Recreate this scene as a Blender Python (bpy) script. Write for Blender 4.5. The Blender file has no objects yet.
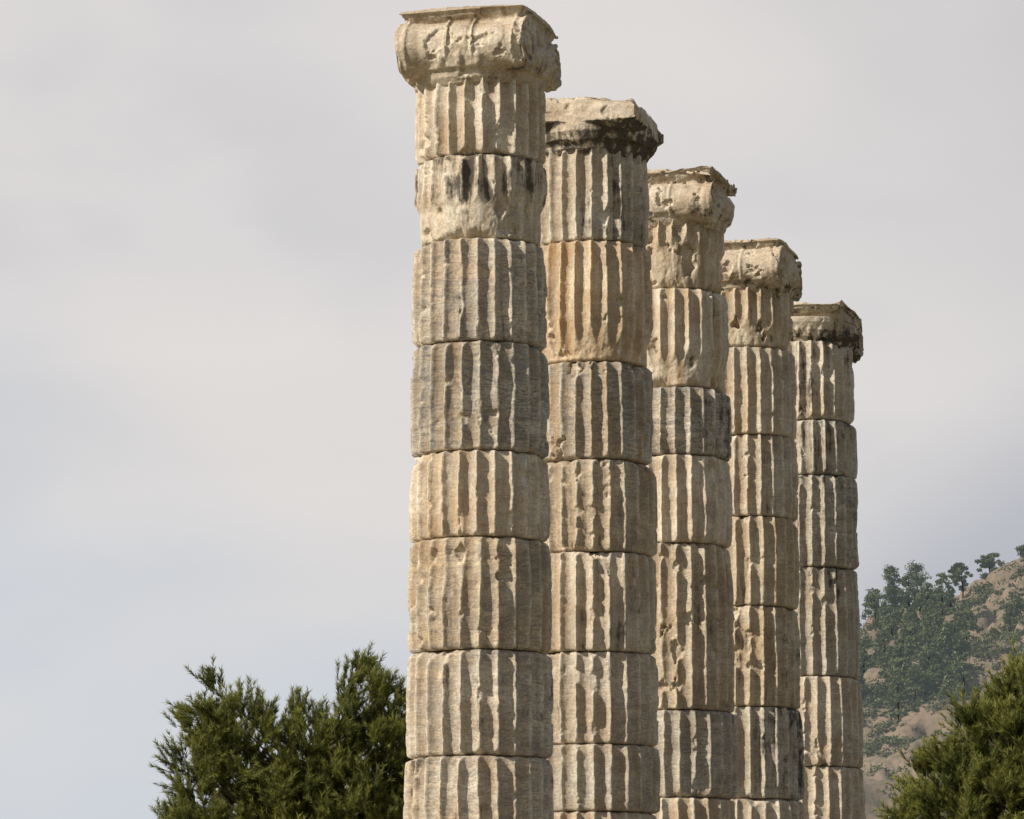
import bpy, math, numpy as np
from mathutils import Vector
rng = np.random.default_rng(7)
scene = bpy.context.scene
COL = scene.collection

# ------------------------------------------------------------------ helpers
def vnoise(p, seed=0):
    i = np.floor(p).astype(np.int64); f = p - i; f = f*f*(3-2*f)
    def h(dx, dy, dz):
        n = (i[:,0]+dx)*73856093 ^ (i[:,1]+dy)*19349663 ^ (i[:,2]+dz)*83492791 ^ (seed*2654435761 & 0x7fffffff)
        n = n & 0x7fffffff
        n = (n ^ (n >> 13)) * 1274126177 & 0x7fffffff
        n = (n ^ (n >> 16)) * 374761393 & 0x7fffffff
        n = n ^ (n >> 15)
        return (n & 0xffff)/32767.5 - 1
    x, y, z = f[:,0], f[:,1], f[:,2]
    def L(a, b, t): return a + (b-a)*t
    return L(L(L(h(0,0,0),h(1,0,0),x), L(h(0,1,0),h(1,1,0),x), y),
             L(L(h(0,0,1),h(1,0,1),x), L(h(0,1,1),h(1,1,1),x), y), z)
def fbm(p, seed=0, o=4):
    s = 0; a = 1; t = 0
    for k in range(o):
        s = s + a*vnoise(p*(2.03**k), seed+k*17); t += a; a *= .5
    return s/t
def sst(a, b, x):
    t = np.clip((x-a)/(b-a), 0, 1); return t*t*(3-2*t)

def mesh_np(name, V, F, smooth=True, attrs=None):
    """V (n,3), F (m,k) faces all same size"""
    me = bpy.data.meshes.new(name)
    V = np.asarray(V, np.float32); F = np.asarray(F, np.int32)
    m, k = F.shape
    me.vertices.add(len(V)); me.vertices.foreach_set('co', V.ravel())
    me.loops.add(m*k); me.loops.foreach_set('vertex_index', F.ravel())
    me.polygons.add(m); me.polygons.foreach_set('loop_start', np.arange(0, m*k, k, dtype=np.int32))
    me.update(calc_edges=True); me.validate()
    me.polygons.foreach_set('use_smooth', np.full(len(me.polygons), smooth))
    if attrs:
        for n, a in attrs.items():
            at = me.attributes.new(n, 'FLOAT', 'POINT')
            at.data.foreach_set('value', np.asarray(a, np.float32))
    me.update()
    return me
def obj(name, me, mat=None, parent=None):
    o = bpy.data.objects.new(name, me); COL.objects.link(o)
    if mat: me.materials.append(mat)
    if parent: o.parent = parent
    return o
def empty(name, loc):
    e = bpy.data.objects.new(name, None); e.location = loc; e.empty_display_size = .5
    COL.objects.link(e); return e

class NT:
    def __init__(s, name):
        s.m = bpy.data.materials.new(name); s.m.use_nodes = True
        s.t = s.m.node_tree; s.t.nodes.clear()
        s.out = s.n('ShaderNodeOutputMaterial')
    def n(s, typ, **kw):
        nd = s.t.nodes.new(typ)
        for k, v in kw.items(): setattr(nd, k, v)
        return nd
    def l(s, a, b): s.t.links.new(a, b)
    def val(s, sock, v):
        if isinstance(v, bpy.types.NodeSocket): s.l(v, sock)
        else: sock.default_value = v
    def noise(s, vec, scale, detail=4, rough=.55, dist=0):
        nd = s.n('ShaderNodeTexNoise'); s.l(vec, nd.inputs['Vector'])
        nd.inputs['Scale'].default_value = scale; nd.inputs['Detail'].default_value = detail
        nd.inputs['Roughness'].default_value = rough; nd.inputs['Distortion'].default_value = dist
        return nd.outputs[0]
    def math(s, op, a, b=0.0, c=None, clamp=False):
        nd = s.n('ShaderNodeMath', operation=op); nd.use_clamp = clamp
        s.val(nd.inputs[0], a); s.val(nd.inputs[1], b)
        if c is not None: s.val(nd.inputs[2], c)
        return nd.outputs[0]
    def ramp(s, fac, a, b, lo=0.0, hi=1.0):
        nd = s.n('ShaderNodeMapRange'); nd.interpolation_type = 'SMOOTHSTEP'
        s.l(fac, nd.inputs[0])
        for i, v in zip((1, 2, 3, 4), (a, b, lo, hi)): nd.inputs[i].default_value = v
        return nd.outputs[0]
    def mix(s, fac, a, b, mode='MIX'):
        nd = s.n('ShaderNodeMix', data_type='RGBA', blend_type=mode)
        s.val(nd.inputs[0], fac)
        for i, v in ((6, a), (7, b)):
            if isinstance(v, tuple) and len(v) == 3: v = v + (1,)
            s.val(nd.inputs[i], v)
        return nd.outputs[2]
    def attr(s, name):
        nd = s.n('ShaderNodeAttribute', attribute_name=name); return nd.outputs['Fac']
    def mapping(s, vec, scale=(1,1,1), rot=(0,0,0)):
        nd = s.n('ShaderNodeMapping'); s.l(vec, nd.inputs[0])
        nd.inputs['Scale'].default_value = scale; nd.inputs['Rotation'].default_value = rot
        return nd.outputs[0]

# ------------------------------------------------------------------ materials
def stone_mat():
    t = NT('weathered_marble')
    tc = t.n('ShaderNodeTexCoord'); oi = t.n('ShaderNodeObjectInfo')
    off = t.n('ShaderNodeVectorMath', operation='SCALE')
    comb = t.n('ShaderNodeCombineXYZ')
    t.l(oi.outputs['Random'], comb.inputs[0]); t.l(oi.outputs['Random'], comb.inputs[2])
    t.l(comb.outputs[0], off.inputs[0]); off.inputs['Scale'].default_value = 60
    add = t.n('ShaderNodeVectorMath', operation='ADD')
    t.l(tc.outputs['Object'], add.inputs[0]); t.l(off.outputs[0], add.inputs[1])
    P = add.outputs[0]
    big = t.noise(P, 2.2, 3, .6)
    med = t.noise(P, 9, 4, .65)
    fine = t.noise(P, 55, 3, .7)
    streak = t.noise(t.mapping(P, (10, 10, .8)), 1.0, 5, .68, .5)
    streak2 = t.noise(t.mapping(P, (22, 22, 2.2), (0, .05, 0)), 1.0, 3, .6, .3)
    veinP = t.mapping(P, (1.0, 1.0, 6.5), (.30, -.38, 0))
    vn = t.noise(veinP, 1.5, 6, .62, 1.1)
    vein = t.ramp(t.math('ABSOLUTE', t.math('SUBTRACT', vn, .5)), .0, .05, 1, 0)
    vein2 = t.ramp(t.math('ABSOLUTE', t.math('SUBTRACT', vn, .42)), .0, .022, 1, 0)
    band = t.ramp(vn, .50, .66)
    c = t.mix(t.ramp(big, .38, .62), (.66,.59,.475), (.52,.425,.31))
    c = t.mix(t.math('MULTIPLY', t.ramp(med, .46, .68), .5), c, (.34,.265,.19))
    patch = t.noise(t.mapping(P, (1.4, 1.4, .9)), 1.6, 3, .6)
    c = t.mix(t.ramp(patch, .52, .66, 0, .45), c, (.28,.24,.195))
    grey = t.attr('grey')
    c = t.mix(t.math('MULTIPLY', band, t.math('MULTIPLY', grey, .8), clamp=True), c, (.23,.225,.22))
    c = t.mix(t.math('MULTIPLY', vein, t.math('MULTIPLY', grey, .8), clamp=True), c, (.15,.148,.15))
    c = t.mix(t.math('MULTIPLY', vein2, t.math('MULTIPLY', grey, .8), clamp=True), c, (.12,.115,.115))
    # orange iron patina
    rust = t.math('MULTIPLY', t.attr('rust'), t.ramp(streak, .42, .64), clamp=True)
    c = t.mix(rust, c, (.50,.315,.145))
    # dirt in hollows, running down in streaks
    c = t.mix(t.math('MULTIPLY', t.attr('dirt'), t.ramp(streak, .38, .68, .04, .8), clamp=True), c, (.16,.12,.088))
    # worn arrises are paler, clean stone
    worn = t.attr('worn')
    c = t.mix(t.math('MULTIPLY', worn, t.ramp(med, .25, .62, .75, .2)), c, (.72,.665,.565))
    c = t.mix(t.ramp(streak2, .58, .76, 0, .32), c, (.19,.15,.115))
    # black lichen / crust
    st = t.math('ADD', t.attr('stain'), t.math('MULTIPLY', t.math('SUBTRACT', streak, .5), 2.2))
    st = t.math('ADD', st, t.math('MULTIPLY', t.math('SUBTRACT', med, .5), 1.0))
    st = t.ramp(st, .40, .82, 0, .90)
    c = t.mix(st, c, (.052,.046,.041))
    c = t.mix(1.0, c, oi.outputs['Color'], 'MULTIPLY')
    spk = t.ramp(fine, .3, .7, .78, 1.16)
    cc = t.n('ShaderNodeCombineColor')
    for i in range(3): t.l(spk, cc.inputs[i])
    c = t.mix(1.0, c, cc.outputs[0], 'MULTIPLY')
    hgt = t.math('ADD', t.math('MULTIPLY', med, .8), t.math('MULTIPLY', fine, .5))
    b = t.n('ShaderNodeBump'); b.inputs['Strength'].default_value = .7; b.inputs['Distance'].default_value = .016
    t.l(hgt, b.inputs['Height'])
    p = t.n('ShaderNodeBsdfPrincipled'); t.l(c, p.inputs['Base Color'])
    p.inputs['Roughness'].default_value = .85; p.inputs['Specular IOR Level'].default_value = .25
    t.l(b.outputs[0], p.inputs['Normal']); t.l(p.outputs[0], t.out.inputs[0])
    return t.m
STONE = stone_mat()

def foliage_mat(name, dark, light, haze=None, trans=.25):
    t = NT(name)
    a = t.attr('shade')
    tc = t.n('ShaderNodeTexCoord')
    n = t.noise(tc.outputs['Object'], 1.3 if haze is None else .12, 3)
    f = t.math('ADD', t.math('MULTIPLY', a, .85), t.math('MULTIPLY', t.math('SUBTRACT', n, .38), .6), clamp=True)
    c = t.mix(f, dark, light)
    p = t.n('ShaderNodeBsdfPrincipled'); t.l(c, p.inputs['Base Color'])
    p.inputs['Roughness'].default_value = .6; p.inputs['Specular IOR Level'].default_value = .3
    tr = t.n('ShaderNodeBsdfTranslucent'); t.l(c, tr.inputs[0])
    mx = t.n('ShaderNodeMixShader'); mx.inputs[0].default_value = trans
    t.l(p.outputs[0], mx.inputs[1]); t.l(tr.outputs[0], mx.inputs[2])
    o = mx.outputs[0]
    if haze:  # distance haze put into the leaves as emission
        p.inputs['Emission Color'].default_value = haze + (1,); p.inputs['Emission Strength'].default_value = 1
    t.l(o, t.out.inputs[0]); return t.m
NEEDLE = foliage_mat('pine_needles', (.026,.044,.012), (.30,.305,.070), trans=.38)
HAZE_GLOW = (.052,.060,.064)  # faint self-glow given to the far materials, standing in for aerial haze
FARLEAF = foliage_mat('hill_pine_foliage', (.035,.052,.018), (.12,.14,.045), HAZE_GLOW, .15)
SHRUB = foliage_mat('hill_scrub', (.040,.052,.022), (.11,.12,.046), HAZE_GLOW, .15)

def bark_mat():
    t = NT('pine_bark'); tc = t.n('ShaderNodeTexCoord')
    n = t.noise(t.mapping(tc.outputs['Object'], (8, 8, 2)), 1.5, 5, .7)
    c = t.mix(t.ramp(n, .35, .65), (.045,.032,.024), (.12,.09,.065))
    b = t.n('ShaderNodeBump'); b.inputs['Strength'].default_value = .8; b.inputs['Distance'].default_value = .03; t.l(n, b.inputs['Height'])
    p = t.n('ShaderNodeBsdfPrincipled'); t.l(c, p.inputs['Base Color']); p.inputs['Roughness'].default_value = .9
    t.l(b.outputs[0], p.inputs['Normal']); t.l(p.outputs[0], t.out.inputs[0]); return t.m
BARK = bark_mat()

def ground_mat(name, a, b_, c_, sc, haze=None):
    t = NT(name); geo = t.n('ShaderNodeNewGeometry'); P = geo.outputs['Position']
    n1 = t.noise(P, sc, 5, .6); n2 = t.noise(P, sc*7, 5, .65); n3 = t.noise(P, sc*.2, 3)
    c = t.mix(t.ramp(n1, .38, .62), a, b_)
    c = t.mix(t.math('MULTIPLY', t.ramp(n2, .48, .62), .8), c, c_)
    c = t.mix(t.ramp(n3, .35, .7, 0, .35), c, b_)
    bp = t.n('ShaderNodeBump'); bp.inputs['Strength'].default_value = .7; bp.inputs['Distance'].default_value = .35/sc*.1
    t.l(n2, bp.inputs['Height'])
    p = t.n('ShaderNodeBsdfPrincipled'); t.l(c, p.inputs['Base Color']); p.inputs['Roughness'].default_value = .95
    if haze:  # distance haze put into the soil as emission
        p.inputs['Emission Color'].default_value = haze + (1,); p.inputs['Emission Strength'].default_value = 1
    t.l(bp.outputs[0], p.inputs['Normal']); t.l(p.outputs[0], t.out.inputs[0]); return t.m
GROUND = ground_mat('dry_grass_soil', (.26,.21,.14), (.17,.17,.08), (.32,.27,.19), .6)
HILLM = ground_mat('hillside_soil', (.205,.145,.096), (.135,.096,.062), (.072,.072,.036), .11, HAZE_GLOW)

# ------------------------------------------------------------------ columns
THETA = math.radians(16.0)
def R_at(z): return .6045 - (z-3.22)*.0097

# tints
CR=(1.0,.99,.97); TN=(.94,.90,.83); GR=(.87,.88,.88); WM=(1.03,.96,.86); LT=(1.07,1.05,1.02)
# each: list of joint heights (top -> down), and per-drum (tint, stain, rust, grey, erode_low, chips)
columns = [
 dict(x=-.272, y=31.10, top=9.94, J=[9.37,8.69,7.98,7.12,6.21,5.50,4.58,3.72,2.85,1.95,1.05],
   D=[(CR,.14,.45,.3,0,.4),(CR,.54,.25,.3,.5,.4),(CR,.08,.25,.9,0,.4),(GR,.22,.3,1.0,0,.4),(LT,.0,.5,.4,0,.4),(TN,.08,.4,.8,0,.5),(CR,.08,.2,.7,0,.4),(CR,.10,.4,.8,0,.4)]),
 dict(x=.727, y=34.37, top=9.98, J=[9.50,8.63,7.51,6.61,5.77,4.87,4.04,3.44,2.5,1.6,1.0],
   D=[(CR,.14,.2,.5,0,.5),(WM,.04,.65,.3,.15,.6),(GR,.18,.6,.9,0,.6),(TN,.12,.3,.6,0,.4),(CR,.04,.35,.3,0,.4),(CR,.10,.2,.6,0,.4),(GR,.18,.2,.6,0,.4)]),
 dict(x=1.625, y=37.63, top=10.01, J=[9.52,8.81,7.81,7.13,6.25,4.60,3.74,2.9,2.0,1.1],
   D=[(TN,.15,.4,.2,.6,.6),(CR,.12,.6,.2,.3,.7),(GR,.24,.1,1,0,.4),(LT,.03,.1,.3,0,.4),(TN,.13,.3,.6,0,.6),(GR,.24,.1,.8,0,.4)]),
 dict(x=2.535, y=40.9, top=9.97, J=[9.45,8.79,7.83,6.94,5.97,4.89,3.91,3.0,2.0,1.1],
   D=[(TN,.20,.3,.3,.3,1),(CR,.12,.3,.4,0,.6),(CR,.12,.3,.5,0,.5),(TN,.12,.3,.4,0,.5),(TN,.22,.3,.5,0,.6),(GR,.38,.1,.5,0,.4)]),
 dict(x=3.49, y=44.18, top=9.89, J=[9.44,8.50,7.85,6.77,5.50,4.46,3.4,2.2,1.1],
   D=[(CR,.24,.1,.4,0,.4),(GR,.30,.1,.5,0,.4),(GR,.23,.1,.8,0,.4),(GR,.20,.2,.6,0,.4),(CR,.12,.25,.6,0,.5),(CR,.10,.2,.5,0,.4)]),
]

def make_drum(parent, z0, z1, par, seed, fine):
    tint, stain, rust, grey, erode, chips = par
    r = np.random.default_rng(seed)
    NF = 24; per = 16 if fine else 8; N = NF*per
    dz = .011 if fine else .05
    # rows: dense at ends
    nz = max(6, int((z1-z0)/dz))
    zz = np.linspace(z0+.003, z1-.003, nz)
    if fine: zz = np.unique(np.concatenate([zz, z0+.003+np.array([.004,.008]), z1-.003-np.array([.004,.008])]))
    nz = len(zz)
    ph = np.arange(N)/N*2*np.pi
    PH, Z = np.meshgrid(ph, zz); PH = PH.ravel(); Z = Z.ravel()
    px, py = np.cos(PH), np.sin(PH)
    base = np.stack([px*.6, py*.6, Z], 1) + seed*3.71
    # flute coordinate with slight wander
    wob = .05*vnoise(base*np.array([3,3,1.3]), seed+1) + .035*vnoise(base*np.array([9,9,8]), seed+2) + .03*vnoise(base*np.array([25,25,22]), seed+4)
    phase = r.uniform(-.14, .14)
    t = PH/(2*np.pi)*NF + phase + wob
    tt = (t % 1.0) - .5
    c = np.clip(np.abs(tt)/.450, 0, 1)
    dvar = 1+.35*fbm(base*np.array([3,3,1.5]), seed+3, 2)
    depth = .061*np.sqrt(np.clip(1-c**2.0, 0, 1))*dvar
    rs = 1+r.uniform(-.010,.010)
    Rb = R_at(Z)*rs
    # slight swelling of the drum between its joints
    f = (Z-z0)/(z1-z0)
    Rb = Rb + .017*np.sin(np.pi*f)**.6 - .004
    rad = Rb - depth
    # wear surface
    n1 = fbm(base*np.array([2.2,2.2,1.6]), seed+5, 3)
    n2 = fbm(base*np.array([7,7,6]), seed+6, 4)
    n3 = fbm(base*np.array([22,22,16]), seed+7, 3)
    lev = .001 + .026*chips*np.clip(n2+.05, 0, 1) + .12*chips*np.clip(n1-.10, 0, 1) + .014*np.clip(n3, 0, 1)
    lev += .10*chips*sst(.26,.42,n2)
    # eroded lower part
    if erode > 0:
        m = sst(erode+.12, erode-.12, f + .25*n1)*sst(-.1,.05,f)
        lev += .056*m
    # joint edges: rounded and chipped
    d0 = Z-z0; d1 = z1-Z; de = np.minimum(d0, d1)
    n4 = fbm(base*np.array([5,5,.01]) + np.where(d0 < d1, 3.3, 9.1)[:,None], seed+9, 4)
    w = .028 + .16*np.clip(n4+.05, 0, 1)
    ed = np.clip(1-de/w, 0, 1)
    lev += (.032+.16*np.clip(n4, 0, 1))*ed**1.8
    rr = np.minimum(rad, Rb-lev)
    rr -= .024*np.clip(1-de/.024, 0, 1)**2 + .003*n3 + .004*n2
    chipm = np.clip((rad-(Rb-lev))/.012, 0, 1)
    worn = np.clip(1-(depth/.036), 0, 1)*.8 + chipm*.30
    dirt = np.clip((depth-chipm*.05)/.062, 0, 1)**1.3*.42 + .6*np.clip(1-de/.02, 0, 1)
    bigst = fbm(base*np.array([1.6,1.6,.9]), seed+11, 3)
    st = stain + .42*bigst + .12*np.clip(1-d1/.10,0,1)
    if erode > 0: st = st - .35*sst(erode+.1, erode-.15, f+.25*n1)
    offx, offy = r.uniform(-.014, .014, 2)
    V = np.stack([px*rr+offx, py*rr+offy, Z], 1)
    i = np.arange(nz-1)[:,None]*N; j = np.arange(N)[None,:]; j2 = (j+1) % N
    F = np.stack([i+j, i+j2, i+N+j2, i+N+j], -1).reshape(-1, 4)
    # end faces as quads (inner ring)
    nV = len(V); a = .3
    inner0 = np.stack([px[:N]*a, py[:N]*a, np.full(N, z0+.003)], 1); inner1 = inner0.copy(); inner1[:,2] = z1-.003
    V = np.concatenate([V, inner0, inner1])
    jj = np.arange(N); jn = (jj+1) % N
    F0 = np.stack([jj, nV+jj, nV+jn, jn], 1)
    top = (nz-1)*N
    F1 = np.stack([top+jj, top+jn, nV+N+jn, nV+N+jj], 1)
    F = np.concatenate([F, F0, F1])
    k = len(V)-nV; z_ = np.zeros(k)
    at = dict(worn=np.concatenate([worn, z_]), dirt=np.concatenate([dirt, z_+.5]), stain=np.concatenate([st, z_]),
              rust=np.concatenate([np.clip(rust+.5*bigst*-1,0,1)*.9, z_]), grey=np.concatenate([np.full(nV, grey), z_]))
    me = mesh_np('drum', V, F, True, at)
    o = obj('drum', me, STONE, parent)
    o.color = tuple(tint)+(1,)
    return o

def lathe_pts(profile, n, axis='z', center=(0,0,0)):
    prof = np.array(profile); m = len(prof)
    a = np.arange(n)/n*2*np.pi
    h = np.repeat(prof[:,0], n); r_ = np.repeat(prof[:,1], n)
    A = np.tile(a, m)
    if axis == 'z': V = np.stack([r_*np.cos(A), r_*np.sin(A), h], 1)
    else: V = np.stack([h, r_*np.cos(A), r_*np.sin(A)], 1)
    V += np.array(center)
    F = []
    for i in range(m-1):
        for j in range(n):
            F.append([i*n+j, i*n+(j+1)%n, (i+1)*n+(j+1)%n, (i+1)*n+j])
    F.append(list(range(n))[::-1]); F.append([(m-1)*n+j for j in range(n)])
    return V.tolist(), F
def box_pts(x0,x1,y0,y1,z0,z1):
    V = [(x,y,z) for z in (z0,z1) for y in (y0,y1) for x in (x0,x1)]
    F = [(0,2,3,1),(4,5,7,6),(0,1,5,4),(2,6,7,3),(0,4,6,2),(1,3,7,5)]
    return V, [list(f) for f in F]
def frustum_pts(a0, b0, a1, b1, z0, z1):
    V = [(-a0,-b0,z0),(a0,-b0,z0),(-a0,b0,z0),(a0,b0,z0),(-a1,-b1,z1),(a1,-b1,z1),(-a1,b1,z1),(a1,b1,z1)]
    F = [(0,2,3,1),(4,5,7,6),(0,1,5,4),(2,6,7,3),(0,4,6,2),(1,3,7,5)]
    return V, [list(f) for f in F]
def tube_pts(P, rad, n=8):
    P = np.array(P, float); m = len(P); rad = np.broadcast_to(rad, (m,))
    V = []; F = []
    for i in range(m):
        d = P[min(i+1,m-1)]-P[max(i-1,0)]; d /= np.linalg.norm(d)+1e-9
        ref = np.array([0,0,1.]) if abs(d[2]) < .9 else np.array([1.,0,0])
        s = np.cross(d, ref); s /= np.linalg.norm(s); u = np.cross(s, d)
        for k in range(n):
            a = 2*math.pi*k/n
            V.append((P[i]+rad[i]*(math.cos(a)*s+math.sin(a)*u)).tolist())
    for i in range(m-1):
        for k in range(n):
            F.append([i*n+k, i*n+(k+1)%n, (i+1)*n+(k+1)%n, (i+1)*n+k])
    F.append(list(range(n))[::-1]); F.append([(m-1)*n+k for k in range(n)])
    return V, F
def join(parts):
    V = []; F = []
    for v, f in parts:
        o = len(V); V += [tuple(q) for q in v]; F += [[i+o for i in g] for g in f]
    return V, F

def remeshed(V, F, vox):
    me = bpy.data.meshes.new('tmp'); me.from_pydata(V, [], F); me.update()
    o = bpy.data.objects.new('tmp', me); COL.objects.link(o)
    md = o.modifiers.new('r', 'REMESH'); md.mode = 'VOXEL'; md.voxel_size = vox
    dg = bpy.context.evaluated_depsgraph_get(); dg.update()
    ev = o.evaluated_get(dg); m2 = bpy.data.meshes.new_from_object(ev)
    bpy.data.objects.remove(o); bpy.data.meshes.remove(me)
    return m2

def capital(parent, kind, zb, zt, seed):
    """local x = bolster axis, local y = along the row; zb bottom of echinus, zt top of abacus"""
    parts = []
    parts.append(lathe_pts([(zb-.05,.50),(zb+.0,.545),(zb+.05,.56),(zb+.07,.60),(zb+.16,.63),(zb+.24,.63),(zb+.30,.60)], 96))
    if kind not in ('block','flare'):
      for k in range(24):       # egg-and-dart swell
        a = 2*math.pi*k/24
        parts.append(lathe_pts([(-.07,.01),(-.05,.03),(0,.045),(.05,.03),(.07,.01)], 10, 'z', (math.cos(a)*.61, math.sin(a)*.61, zb+.15)))
    vy = .43; Rv = .232; L = .535; zc = zt-.10-Rv
    strap = .028 if kind == 'good' else .012
    def bolster(s, scale=1., lo=-L, hi=L):
        R = Rv*scale
        prof = []
        for u in np.linspace(lo, hi, 81):
            q = abs(u)/L
            rr = R*(.87+.13*q**2.2)
            if abs(abs(u)-.115) < .018: rr += strap
            if abs(u) < .075: rr += strap*.45
            if abs(abs(u)-.47) < .020: rr += strap*.5
            prof.append((u, rr))
        parts.append(lathe_pts(prof, 48, 'x', (0, s*vy, zc)))
        for e in (-1, 1):
            if (e < 0 and lo > -L+.01) or (e > 0 and hi < L-.01): continue
            sp = []
            for q in np.linspace(0, 1, 90):      # volute spiral on the face
                a = q*2*math.pi*2.2; rr = R*(1-.84*q) - .016
                sp.append((e*(L+.008), s*(vy + rr*math.sin(a)), zc + rr*math.cos(a)))
            parts.append(tube_pts(sp, np.linspace(.034,.018,90), 8))
            parts.append(lathe_pts([(-.02,.02),(.0,.035),(.035,.02)] if e>0 else [(-.035,.02),(.0,.035),(.02,.02)], 12, 'x', (e*(L+.01), s*vy, zc)))
    def abacus(a=.555, b=.58):
        parts.append(frustum_pts(a-.06, b-.06, a-.01, b-.01, zt-.125, zt-.075))
        parts.append(frustum_pts(a-.01, b-.01, a-.006, b-.006, zt-.0751, zt-.045))
        parts.append(frustum_pts(a+.022, b+.022, a+.018, b+.018, zt-.046, zt))
    core = box_pts(-.51,.51,-.45,.45,zc-.02,zt-.09)
    amp = .012; big = .03; pits = 1.6
    if kind == 'good':
        bolster(-1); bolster(1, .88); abacus(.525,.55); parts.append(core); amp=.005; big=.014
    elif kind == 'block':
        parts.append(frustum_pts(.52,.55,.60,.63,zb+.17,zb+.24)); parts.append(frustum_pts(.60,.63,.59,.62,zb+.239,zb+.36)); parts.append(frustum_pts(.59,.62,.50,.53,zb+.359,zt))
        amp=.014; big=.075; pits=.3
    elif kind == 'flare':
        parts.append(core); abacus(.54,.56); bolster(-1, .95); bolster(1, .70, -L, .30)
        amp=.012; big=.050; pits=.7
    elif kind == 'volute':
        parts.append(core); bolster(-1, 1.03); bolster(1, 1.0); abacus(.51,.54); amp=.010; big=.035; pits=.9
    elif kind == 'broken':
        parts.append(core); abacus(.54,.57); bolster(1, 1.2); bolster(-1, .85, -L, .1)
        amp=.012; big=.055; pits=.7
    V, F = join(parts)
    me = remeshed(V, F, .0095)
    n = len(me.vertices); co = np.empty(n*3, np.float32); no = np.empty(n*3, np.float32)
    me.vertices.foreach_get('co', co); me.vertices.foreach_get('normal', no)
    co = co.reshape(-1,3).astype(float); no = no.reshape(-1,3).astype(float)
    q = co + seed*5.3
    a1 = fbm(q*2.3, seed, 3); a2 = fbm(q*8, seed+3, 4); a3 = fbm(q*26, seed+5, 3)
    rr = np.hypot(co[:,0], co[:,1])
    outer = sst(.35, .62, rr)+.15
    # chip away exposed corners and edges
    corner = np.clip(np.abs(co[:,0])/.58, 0, 1)**6*np.clip(np.abs(co[:,1])/.60, 0, 1)**4
    disp = -big*np.clip(a1+.1, 0, 1)*outer*1.6 + amp*a2*1.3 + .004*a3 - .05*corner*np.clip(a2+.4,0,1) - big*pits*sst(.28,.42,a2)*outer
    co2 = co + no*disp[:,None]
    # uneven broken top, worn corners
    topm = sst(zt-.06, zt, co[:,2])
    co2[:,2] -= topm*(.030*np.clip(fbm(q*3.1, seed+8, 4)+.2, 0, 1)*(2.2 if kind in('block','broken') else 1))
    co2[:,2] -= topm*.05*corner*(1 if kind != 'good' else .4)
    if kind in ('broken',):      # front-left portion knocked away
        m = sst(.1,-.5, co[:,1])*sst(zt-.08, zb+.1, co[:,2])
        s = 1-.16*m; co2[:,0] *= s; co2[:,1] *= s
    me.vertices.foreach_set('co', co2.astype(np.float32).ravel())
    me.update()
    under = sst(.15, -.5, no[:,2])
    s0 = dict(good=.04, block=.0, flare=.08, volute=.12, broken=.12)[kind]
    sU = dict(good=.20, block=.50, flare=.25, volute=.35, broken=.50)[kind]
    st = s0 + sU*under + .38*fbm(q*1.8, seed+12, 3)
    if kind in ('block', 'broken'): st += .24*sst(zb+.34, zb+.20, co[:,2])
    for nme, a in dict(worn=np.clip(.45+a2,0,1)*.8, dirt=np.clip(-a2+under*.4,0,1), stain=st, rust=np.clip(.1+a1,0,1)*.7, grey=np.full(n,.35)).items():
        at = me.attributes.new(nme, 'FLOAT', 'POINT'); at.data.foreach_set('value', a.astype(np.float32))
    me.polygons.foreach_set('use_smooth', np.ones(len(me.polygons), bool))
    me.name = 'capital'
    o = obj('capital', me, STONE, parent); o.rotation_euler = (0,0,-THETA)
    o.color = (.94,.90,.85,1)
    return o

STY = .42      # top of the stylobate
kinds = ['good','block','flare','volute','broken']
for ci, c in enumerate(columns):
    e = empty('ionic_column', (c['x'], c['y'], 0))
    J = c['J']
    for k in range(len(J)-1):
        par = c['D'][k] if k < len(c['D']) else (CR,.1,.2,.5,0,.4)
        make_drum(e, J[k+1], J[k], par, 100*ci+k*7+3, J[k] > 3.3)
    zb = J[-1]
    # lower stub + Attic base
    make_drum(e, STY+.36, zb, (CR,.1,.2,.5,0,.4), 900+ci, False)
    V, F = lathe_pts([(STY+.002,.80),(STY+.05,.86),(STY+.10,.86),(STY+.14,.80),(STY+.16,.74),(STY+.20,.70),(STY+.24,.72),
                      (STY+.26,.76),(STY+.30,.77),(STY+.34,.74),(STY+.358,.66)], 64)
    me = bpy.data.meshes.new('base'); me.from_pydata(V, [], F); me.update()
    me.polygons.foreach_set('use_smooth', np.ones(len(me.polygons), bool))
    for nme in ('worn','dirt','stain','rust','grey'):
        at = me.attributes.new(nme,'FLOAT','POINT'); at.data.foreach_set('value', np.full(len(me.vertices), .25, np.float32))
    obj('base', me, STONE, e)
    capital(e, kinds[ci], J[0]-.03, c['top'], 40+ci)

# stylobate: stepped platform running along the row
ste = empty('temple_stylobate', (1.6, 37.6, 0)); ste.rotation_euler = (0,0,-THETA)
for k, (w, l, z0, z1) in enumerate([(1.7,9.6,-.2,.14),(1.4,9.3,.14,.28),(1.1,9.0,.28,STY)]):
    V = []; F = []
    ys = np.linspace(-l, l, 17)
    parts = []
    for a, b in zip(ys[:-1], ys[1:]):
        for s0, s1 in ((-w, -.003), (.003, w)):
            parts.append(box_pts(s0, s1, a+.004, b-.004, z0+.001, z1 - rng.uniform(0,.006)))
    V, F = join(parts); me = bpy.data.meshes.new('step'); me.from_pydata(V, [], F); me.update()
    for nme in ('worn','dirt','stain','rust','grey'):
        at = me.attributes.new(nme,'FLOAT','POINT'); at.data.foreach_set('value', np.full(len(me.vertices), .25, np.float32))
    o = obj('step_%d'%(k+1), me, STONE, ste)
    bv = o.modifiers.new('bevel','BEVEL'); bv.width = .012; bv.segments = 2

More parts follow.
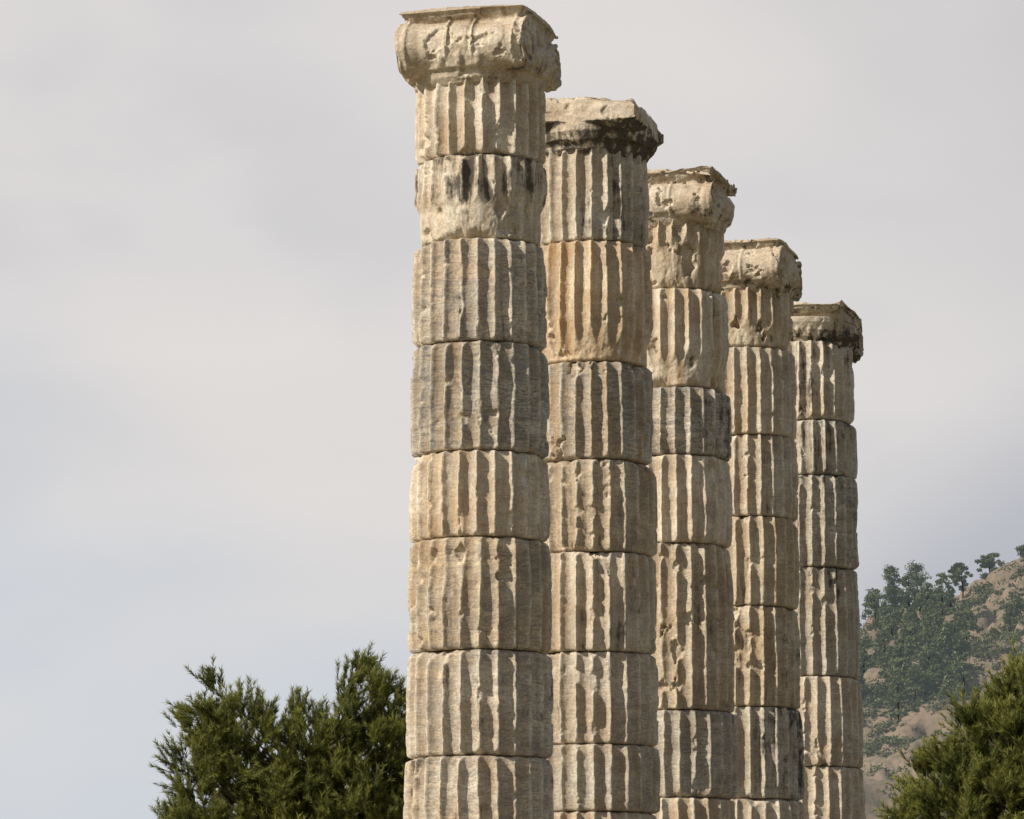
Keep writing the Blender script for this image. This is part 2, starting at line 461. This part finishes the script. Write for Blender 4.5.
# ------------------------------------------------------------------ ground & hill
n = 90
gx = np.sign(np.linspace(-1,1,n))*np.abs(np.linspace(-1,1,n))**3*6000
X, Y = np.meshgrid(gx, gx); X = X.ravel(); Y = Y.ravel()
Z = .05*vnoise(np.stack([X*.15, Y*.15, X*0], 1), 3) - .05
i = np.arange(n-1)[:,None]*n; j = np.arange(n-1)[None,:]
F = np.stack([i+j, i+j+1, i+n+j+1, i+n+j], -1).reshape(-1,4)
obj('ground', mesh_np('ground', np.stack([X,Y,Z],1), F), GROUND)

rx = np.array([-900,-300,-120,-20,20,50,65,82,96,130,200,350,600,1200.])
rz = np.array([  6,   9,  14, 28,45,63,69.5,75.0,81.5,95,118,150,170,120.])
def hill_h(X, Y):
    r_ = np.interp(X, rx, rz)
    f = np.where(Y < 700, np.clip((Y-380)/320, 0, 1)**.95, 1-.5*sst(700, 1300, Y))
    p = np.stack([X, Y, X*0], 1)
    h = r_*f + 4.0*fbm(p/26, 21, 4)*sst(380,480,Y) + 1.5*fbm(p/5, 31, 3)*sst(380,480,Y)
    h += 3.2*sst(.05,.22,fbm(p/15,41,3))*sst(380,480,Y) + 1.6*sst(.0,.12,fbm(p/7,43,3))*sst(380,480,Y)
    return np.where((Y < 385), -1, h)*np.where(np.abs(X) > 1150, 0, 1) - np.where(np.abs(X) > 1150, 2, 0)
def dens(segs): return np.concatenate([np.arange(a, b, s) for a, b, s in segs])
hx = dens([(-1200,-200,50),(-200,30,6),(30,130,.7),(130,260,6),(260,1250,50)])
hy = dens([(370,470,10),(470,730,1.0),(730,900,10),(900,1800,60)])
X, Y = np.meshgrid(hx, hy); sh = X.shape; X = X.ravel(); Y = Y.ravel()
Z = hill_h(X, Y)
N = sh[1]; i = np.arange(sh[0]-1)[:,None]*N; j = np.arange(N-1)[None,:]
F = np.stack([i+j, i+j+1, i+N+j+1, i+N+j], -1).reshape(-1,4)
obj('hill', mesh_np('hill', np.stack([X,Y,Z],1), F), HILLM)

def leaves(C, size, seed, aspect=.6):
    """randomly oriented leaf-clump quads at centres C"""
    r = np.random.default_rng(seed); n = len(C)
    d = r.normal(size=(n,3)); d /= np.linalg.norm(d,axis=1)[:,None]
    s = np.cross(d, r.normal(size=(n,3))); s /= np.linalg.norm(s,axis=1)[:,None]
    sz = (size*r.uniform(.6,1.3,n))[:,None]
    V = np.stack([C-d*sz, C+s*sz*aspect, C+d*sz, C-s*sz*aspect], 1).reshape(-1,3)
    return V, np.arange(n*4).reshape(-1,4)

# scrub
r = np.random.default_rng(5)
M = 9500
sx = np.concatenate([r.uniform(50,115,M), r.uniform(-150,250,900)]); sy = np.concatenate([r.uniform(485,705,M), r.uniform(420,710,900)])
p = np.stack([sx, sy, sx*0],1)
keep = fbm(p/12, 77, 3) + r.uniform(-.12,.12,len(sx)) > -.04
sx, sy = sx[keep], sy[keep]; sz = hill_h(sx, sy)
rad = .5+1.9*r.uniform(0,1,len(sx))**2
K = 44
C = np.repeat(np.stack([sx,sy,sz],1), K, 0); rr = np.repeat(rad, K)
dd = r.normal(size=(len(C),3)); dd /= np.linalg.norm(dd,axis=1)[:,None]; dd[:,2] = np.abs(dd[:,2])*.8
C = C + dd*(rr*r.uniform(.5,1.0,len(C)))[:,None]
V, F = leaves(C, .26, 6)
shade = np.repeat(np.repeat(r.uniform(0,1,len(sx)), K), 4)
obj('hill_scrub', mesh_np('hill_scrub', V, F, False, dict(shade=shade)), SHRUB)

def far_pine(cx, cy, cz, H, W, seed, nl=1500, umbrella=False):
    """open, irregular pine: leaf clumps carried on tiers of branches"""
    r = np.random.default_rng(seed)
    nc = 44
    q = r.uniform(0,1,nc)
    if umbrella:
        hh = .35+.60*q; ww = W*np.sqrt(np.clip(1-((hh-.62)/.38)**2,0.05,1))
    else:
        hh = .10+.88*q; ww = W*(1-q**1.4)**.8*r.uniform(.65,1.15)+.15
    a = r.uniform(0,2*np.pi,nc); rad_ = ww*r.uniform(.15,1.0,nc)
    lean = r.normal(0,.05,2)*H
    cc = np.stack([cx+np.cos(a)*rad_+lean[0]*hh, cy+np.sin(a)*rad_+lean[1]*hh, cz+hh*H+rad_*.25], 1)
    per = nl//nc
    C = np.repeat(cc, per, 0); d = r.normal(size=(len(C),3)); d/=np.linalg.norm(d,axis=1)[:,None]
    C = C + d*(r.uniform(.2,1,len(C))*np.repeat(r.uniform(.4,1.2,nc)*W*.30+.08, per))[:,None]*np.array([1,1,.65])
    sh = np.repeat(r.uniform(0,.9,nc), per)
    return C, sh
# wooded shoulder of the hill (one distant mass)
Cs=[]; Ss=[]; TV=[]; 
r = np.random.default_rng(12)
def mass(pts, seed0, hmin, hmax):
    for k,(x,y) in enumerate(pts):
        H = hmin+(hmax-hmin)*r.uniform()**1.3; z = float(hill_h(np.array([x]), np.array([y]))[0])
        C, s = far_pine(x, y, z, H, H*r.uniform(.28,.45), seed0+k, 1500); Cs.append(C); Ss.append(s)
        TV.append(tube_pts([(x,y,z-.5),(x+.1,y,z+H*.5),(x,y,z+H*.9)], [.2,.13,.04], 6))
pts = []
for k in range(130):
    y = r.uniform(575, 700); f = (y-575)/125
    x = r.uniform(45, 70+10*f) 
    pts.append((x,y))
for k in range(30): 
    pts.append((r.uniform(66,116), r.uniform(500,650)))
for k in range(40): pts.append((r.uniform(-60,45), r.uniform(600,715)))
mass(pts, 500, 2.5, 8.5)
C = np.concatenate(Cs); S = np.concatenate(Ss)
V, F = leaves(C, .28, 9, .5)
fe = empty('distant_pine_trees', (0,0,0))
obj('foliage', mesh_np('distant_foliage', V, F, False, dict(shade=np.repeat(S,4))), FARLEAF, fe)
V, F = join(TV); me = bpy.data.meshes.new('distant_trunks'); me.from_pydata(V,[],F); me.update(); obj('trunks', me, BARK, fe)
# individually readable pines on the ridge
for k,(x,y,H,W,u) in enumerate([(74.5,693,13.5,5.0,False),(70.0,690,10.0,4.2,False),(66.8,695,8.5,3.6,False),(78.5,695,6.5,3.0,False),(83.6,700,8.0,2.3,True),(89.0,702,7.6,2.6,True),(96.8,704,5.2,2.4,True)]):
    z = float(hill_h(np.array([x]), np.array([y]))[0])
    e = empty('pine_tree', (x,y,z))
    C, s = far_pine(0,0,0,H,W,700+k,5200,u)
    V, F = leaves(C, .23, 30+k, .45)
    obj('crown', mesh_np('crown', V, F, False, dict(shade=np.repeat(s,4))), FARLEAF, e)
    V, F = tube_pts([(0,0,-.5),(.1,0,H*.35),(-.05,0,H*.7),(0,0,H*.92)], [.22,.16,.10,.03], 8)
    me = bpy.data.meshes.new('trunk'); me.from_pydata(V,[],F); me.update(); obj('trunk', me, BARK, e)

# ------------------------------------------------------------------ near pines
def near_pine(loc, ells, trunk_h, seed, lobes=150, shoots=22, needles=56):
    r = np.random.default_rng(seed)
    e = empty('pine_tree', loc)
    L = []
    vol = np.array([a[1][0]*a[1][1]*a[1][2] for a in ells]); pr = vol/vol.sum()
    while len(L) < lobes:
        k = r.choice(len(ells), p=pr); c_, rd = map(np.array, ells[k])
        d = r.normal(size=3); d /= np.linalg.norm(d); s = r.uniform(.12, 1)**.45
        q = c_ + d*rd*s
        if all(np.linalg.norm(q-w[0]) > .30 for w in L): L.append((q, d*s))
        elif r.random() < .01: L.append((q, d*s))
    Cn = np.array([w[0] for w in L]); Od = np.array([w[1] for w in L])
    # limbs
    parts = [tube_pts([(0,0,-.2),(.06,.05,trunk_h*.3),(-.05,0,trunk_h*.6),(.05,0,trunk_h)], [.24,.19,.13,.04], 12)]
    for q in Cn:
        h = min(max(q[2]-.5*math.hypot(q[0],q[1])-.2, trunk_h*.3), trunk_h*.95)
        a = np.array([0,0,h]); m = (a*.45+q*.55)+np.array([0,0,-.12])
        rb = .018+.007*np.linalg.norm(q-a)
        parts.append(tube_pts([a, m, q], [rb, rb*.5, .006], 6))
    V, F = join(parts); me = bpy.data.meshes.new('trunk'); me.from_pydata(V,[],F); me.update(); obj('trunk_and_limbs', me, BARK, e)
    # shoots
    ns = lobes*shoots
    C = np.repeat(Cn, shoots, 0); O = np.repeat(Od, shoots, 0)
    d = r.normal(size=(ns,3)); d /= np.linalg.norm(d,axis=1)[:,None]
    lean = np.repeat(r.normal(size=(lobes,3))*.35, shoots, 0)
    d = d*.64 + O*.40 + lean + np.array([0,0,.95]); d /= np.linalg.norm(d,axis=1)[:,None]
    sl = r.uniform(.14,.46,ns)*np.repeat(r.uniform(.7,1.35,lobes), shoots)
    C = C + r.normal(size=(ns,3))*.07
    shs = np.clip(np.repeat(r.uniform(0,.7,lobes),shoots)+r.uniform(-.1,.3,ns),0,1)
    n = ns*needles
    B = np.repeat(C,needles,0); D = np.repeat(d,needles,0); SL = np.repeat(sl,needles)
    t = r.uniform(.10,1.0,n)**.7
    B = B + D*(SL*t)[:,None]
    pd = r.normal(size=(n,3)); pd -= D*(pd*D).sum(1)[:,None]; pd /= np.linalg.norm(pd,axis=1)[:,None]
    ndir = D*r.uniform(.6,1.2,n)[:,None] + pd*.62; ndir /= np.linalg.norm(ndir,axis=1)[:,None]
    s = np.cross(ndir, r.normal(size=(n,3))); s /= np.linalg.norm(s,axis=1)[:,None]
    ln = r.uniform(.07,.12,n)[:,None]; w = .0065
    V = np.stack([B-s*w, B+s*w, B+ndir*ln], 1).reshape(-1,3)
    F = np.arange(n*3).reshape(-1,3)
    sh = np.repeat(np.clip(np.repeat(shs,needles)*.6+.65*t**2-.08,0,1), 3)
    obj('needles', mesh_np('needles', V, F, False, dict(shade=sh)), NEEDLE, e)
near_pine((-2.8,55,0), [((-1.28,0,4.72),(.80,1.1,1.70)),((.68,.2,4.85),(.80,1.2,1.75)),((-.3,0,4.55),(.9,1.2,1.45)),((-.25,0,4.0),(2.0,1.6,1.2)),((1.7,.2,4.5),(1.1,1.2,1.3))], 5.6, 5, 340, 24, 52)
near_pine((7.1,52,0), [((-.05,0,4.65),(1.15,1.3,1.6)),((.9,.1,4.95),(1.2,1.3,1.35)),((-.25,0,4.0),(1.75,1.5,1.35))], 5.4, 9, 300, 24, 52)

# ------------------------------------------------------------------ light, sky, camera
sd = Vector((-math.sin(math.radians(62)), -math.cos(math.radians(62)), 0))
EL = math.radians(33)
sd = sd*math.cos(EL); sd.z = math.sin(EL)
sun = bpy.data.lights.new('sun', 'SUN'); sun.energy = 5.0; sun.angle = math.radians(.6); sun.color = (1,.92,.80)
so = bpy.data.objects.new('sun', sun); COL.objects.link(so); so.location = (-20,-10,40)
so.rotation_euler = sd.to_track_quat('Z','Y').to_euler()

w = bpy.data.worlds.new('World'); scene.world = w; w.use_nodes = True
t = w.node_tree; t.nodes.clear()
def N_(typ, **kw):
    nd = t.nodes.new(typ)
    for k, v in kw.items(): setattr(nd, k, v)
    return nd
out = N_('ShaderNodeOutputWorld'); sky = N_('ShaderNodeTexSky'); sky.sky_type = 'NISHITA'; sky.sun_disc = False
sky.sun_elevation = EL; sky.sun_rotation = math.atan2(sd.x, sd.y) % (2*math.pi)
bg1 = N_('ShaderNodeBackground'); bg1.inputs[1].default_value = .07; t.links.new(sky.outputs[0], bg1.inputs[0])
tc = N_('ShaderNodeTexCoord'); mp = N_('ShaderNodeMapping'); mp.inputs['Scale'].default_value = (1,1,2.2); mp.inputs['Rotation'].default_value=(0,.35,0)
t.links.new(tc.outputs['Generated'], mp.inputs[0])
def wn(scale, loc):
    a = N_('ShaderNodeTexNoise'); a.inputs['Scale'].default_value = scale; a.inputs['Detail'].default_value = 4; a.inputs['Roughness'].default_value = .4
    m2 = N_('ShaderNodeVectorMath', operation='ADD'); m2.inputs[1].default_value = loc
    t.links.new(mp.outputs[0], m2.inputs[0]); t.links.new(m2.outputs[0], a.inputs['Vector']); return a.outputs[0]
def mr(f, a, b, c, d):
    m = N_('ShaderNodeMapRange'); m.interpolation_type='SMOOTHSTEP'; t.links.new(f, m.inputs[0])
    for i_, v in zip((1,2,3,4),(a,b,c,d)): m.inputs[i_].default_value = v
    return m.outputs[0]
def wm(f, a, b):
    m = N_('ShaderNodeMix', data_type='RGBA')
    if isinstance(f, float): m.inputs[0].default_value = f
    else: t.links.new(f, m.inputs[0])
    for i_, v in ((6,a),(7,b)):
        if isinstance(v, tuple): m.inputs[i_].default_value = v+(1,)
        else: t.links.new(v, m.inputs[i_])
    return m.outputs[2]
def mth(op, a, b):
    m = N_('ShaderNodeMath', operation=op)
    for i_, v in ((0,a),(1,b)):
        if isinstance(v,(int,float)): m.inputs[i_].default_value = v
        else: t.links.new(v, m.inputs[i_])
    return m.outputs[0]
sep = N_('ShaderNodeSeparateXYZ'); t.links.new(tc.outputs['Generated'], sep.inputs[0])
n1 = wn(6, (3,1,2)); n2 = wn(14, (7,4,1))
cloud = wm(mr(n1, .35, .65, 0, 1), (.665,.65,.655), (.75,.72,.705))
cloud = wm(mth('MULTIPLY', mr(n2, .42, .7, 0, 1), .45), cloud, (.80,.76,.74))
# thinner, bluer veil near the horizon, on the left
lowz = mr(mth('ADD', mth('ADD', sep.outputs[2], mth('MULTIPLY', sep.outputs[0], .25)), mth('MULTIPLY', mth('SUBTRACT', n1, .5), .24)), .0, .16, .9, 0)
cloud = wm(lowz, cloud, (.58,.64,.715))
# darker grey cloud towards the upper right
upr = mr(mth('ADD', mth('ADD', sep.outputs[2], mth('MULTIPLY', sep.outputs[0], .9)), mth('MULTIPLY', mth('SUBTRACT', n2, .5), .14)), .25, .40, 0, .7)
cloud = wm(upr, cloud, (.575,.565,.58))
# grey haze bank towards the hills (right of the row)
az = mth('SUBTRACT', mth('MULTIPLY', sep.outputs[0], .75), sep.outputs[2])
bank = mr(mth('ADD', az, mth('MULTIPLY', mth('SUBTRACT', n2, .5), .025)), -.075, -.015, 0, .75)
cloud = wm(bank, cloud, (.41,.435,.50))
bg2 = N_('ShaderNodeBackground'); bg2.inputs[1].default_value = 1.0; t.links.new(cloud, bg2.inputs[0])
# bright cloud ahead; unseen sky overhead and behind made dimmer to deepen contrast
cov = mr(mth('SUBTRACT', mth('ADD', sep.outputs[1], mth('MULTIPLY', mth('SUBTRACT', n1, .5), .4)), mth('MULTIPLY', sep.outputs[2], .8)), -.1, .6, .30, .97)
mx = N_('ShaderNodeMixShader'); t.links.new(cov, mx.inputs[0])
t.links.new(bg1.outputs[0], mx.inputs[1]); t.links.new(bg2.outputs[0], mx.inputs[2]); t.links.new(mx.outputs[0], out.inputs[0])

cam = bpy.data.cameras.new('camera'); cam.sensor_width = 36; cam.lens = 133.2; cam.clip_end = 20000; cam.clip_start = .1
co_ = bpy.data.objects.new('camera', cam); COL.objects.link(co_); co_.location = (0,0,1.7)
co_.rotation_euler = (math.radians(90+8.995), 0, 0); scene.camera = co_
scene.view_settings.view_transform = 'Standard'; scene.view_settings.look = 'None'; scene.view_settings.exposure = 0
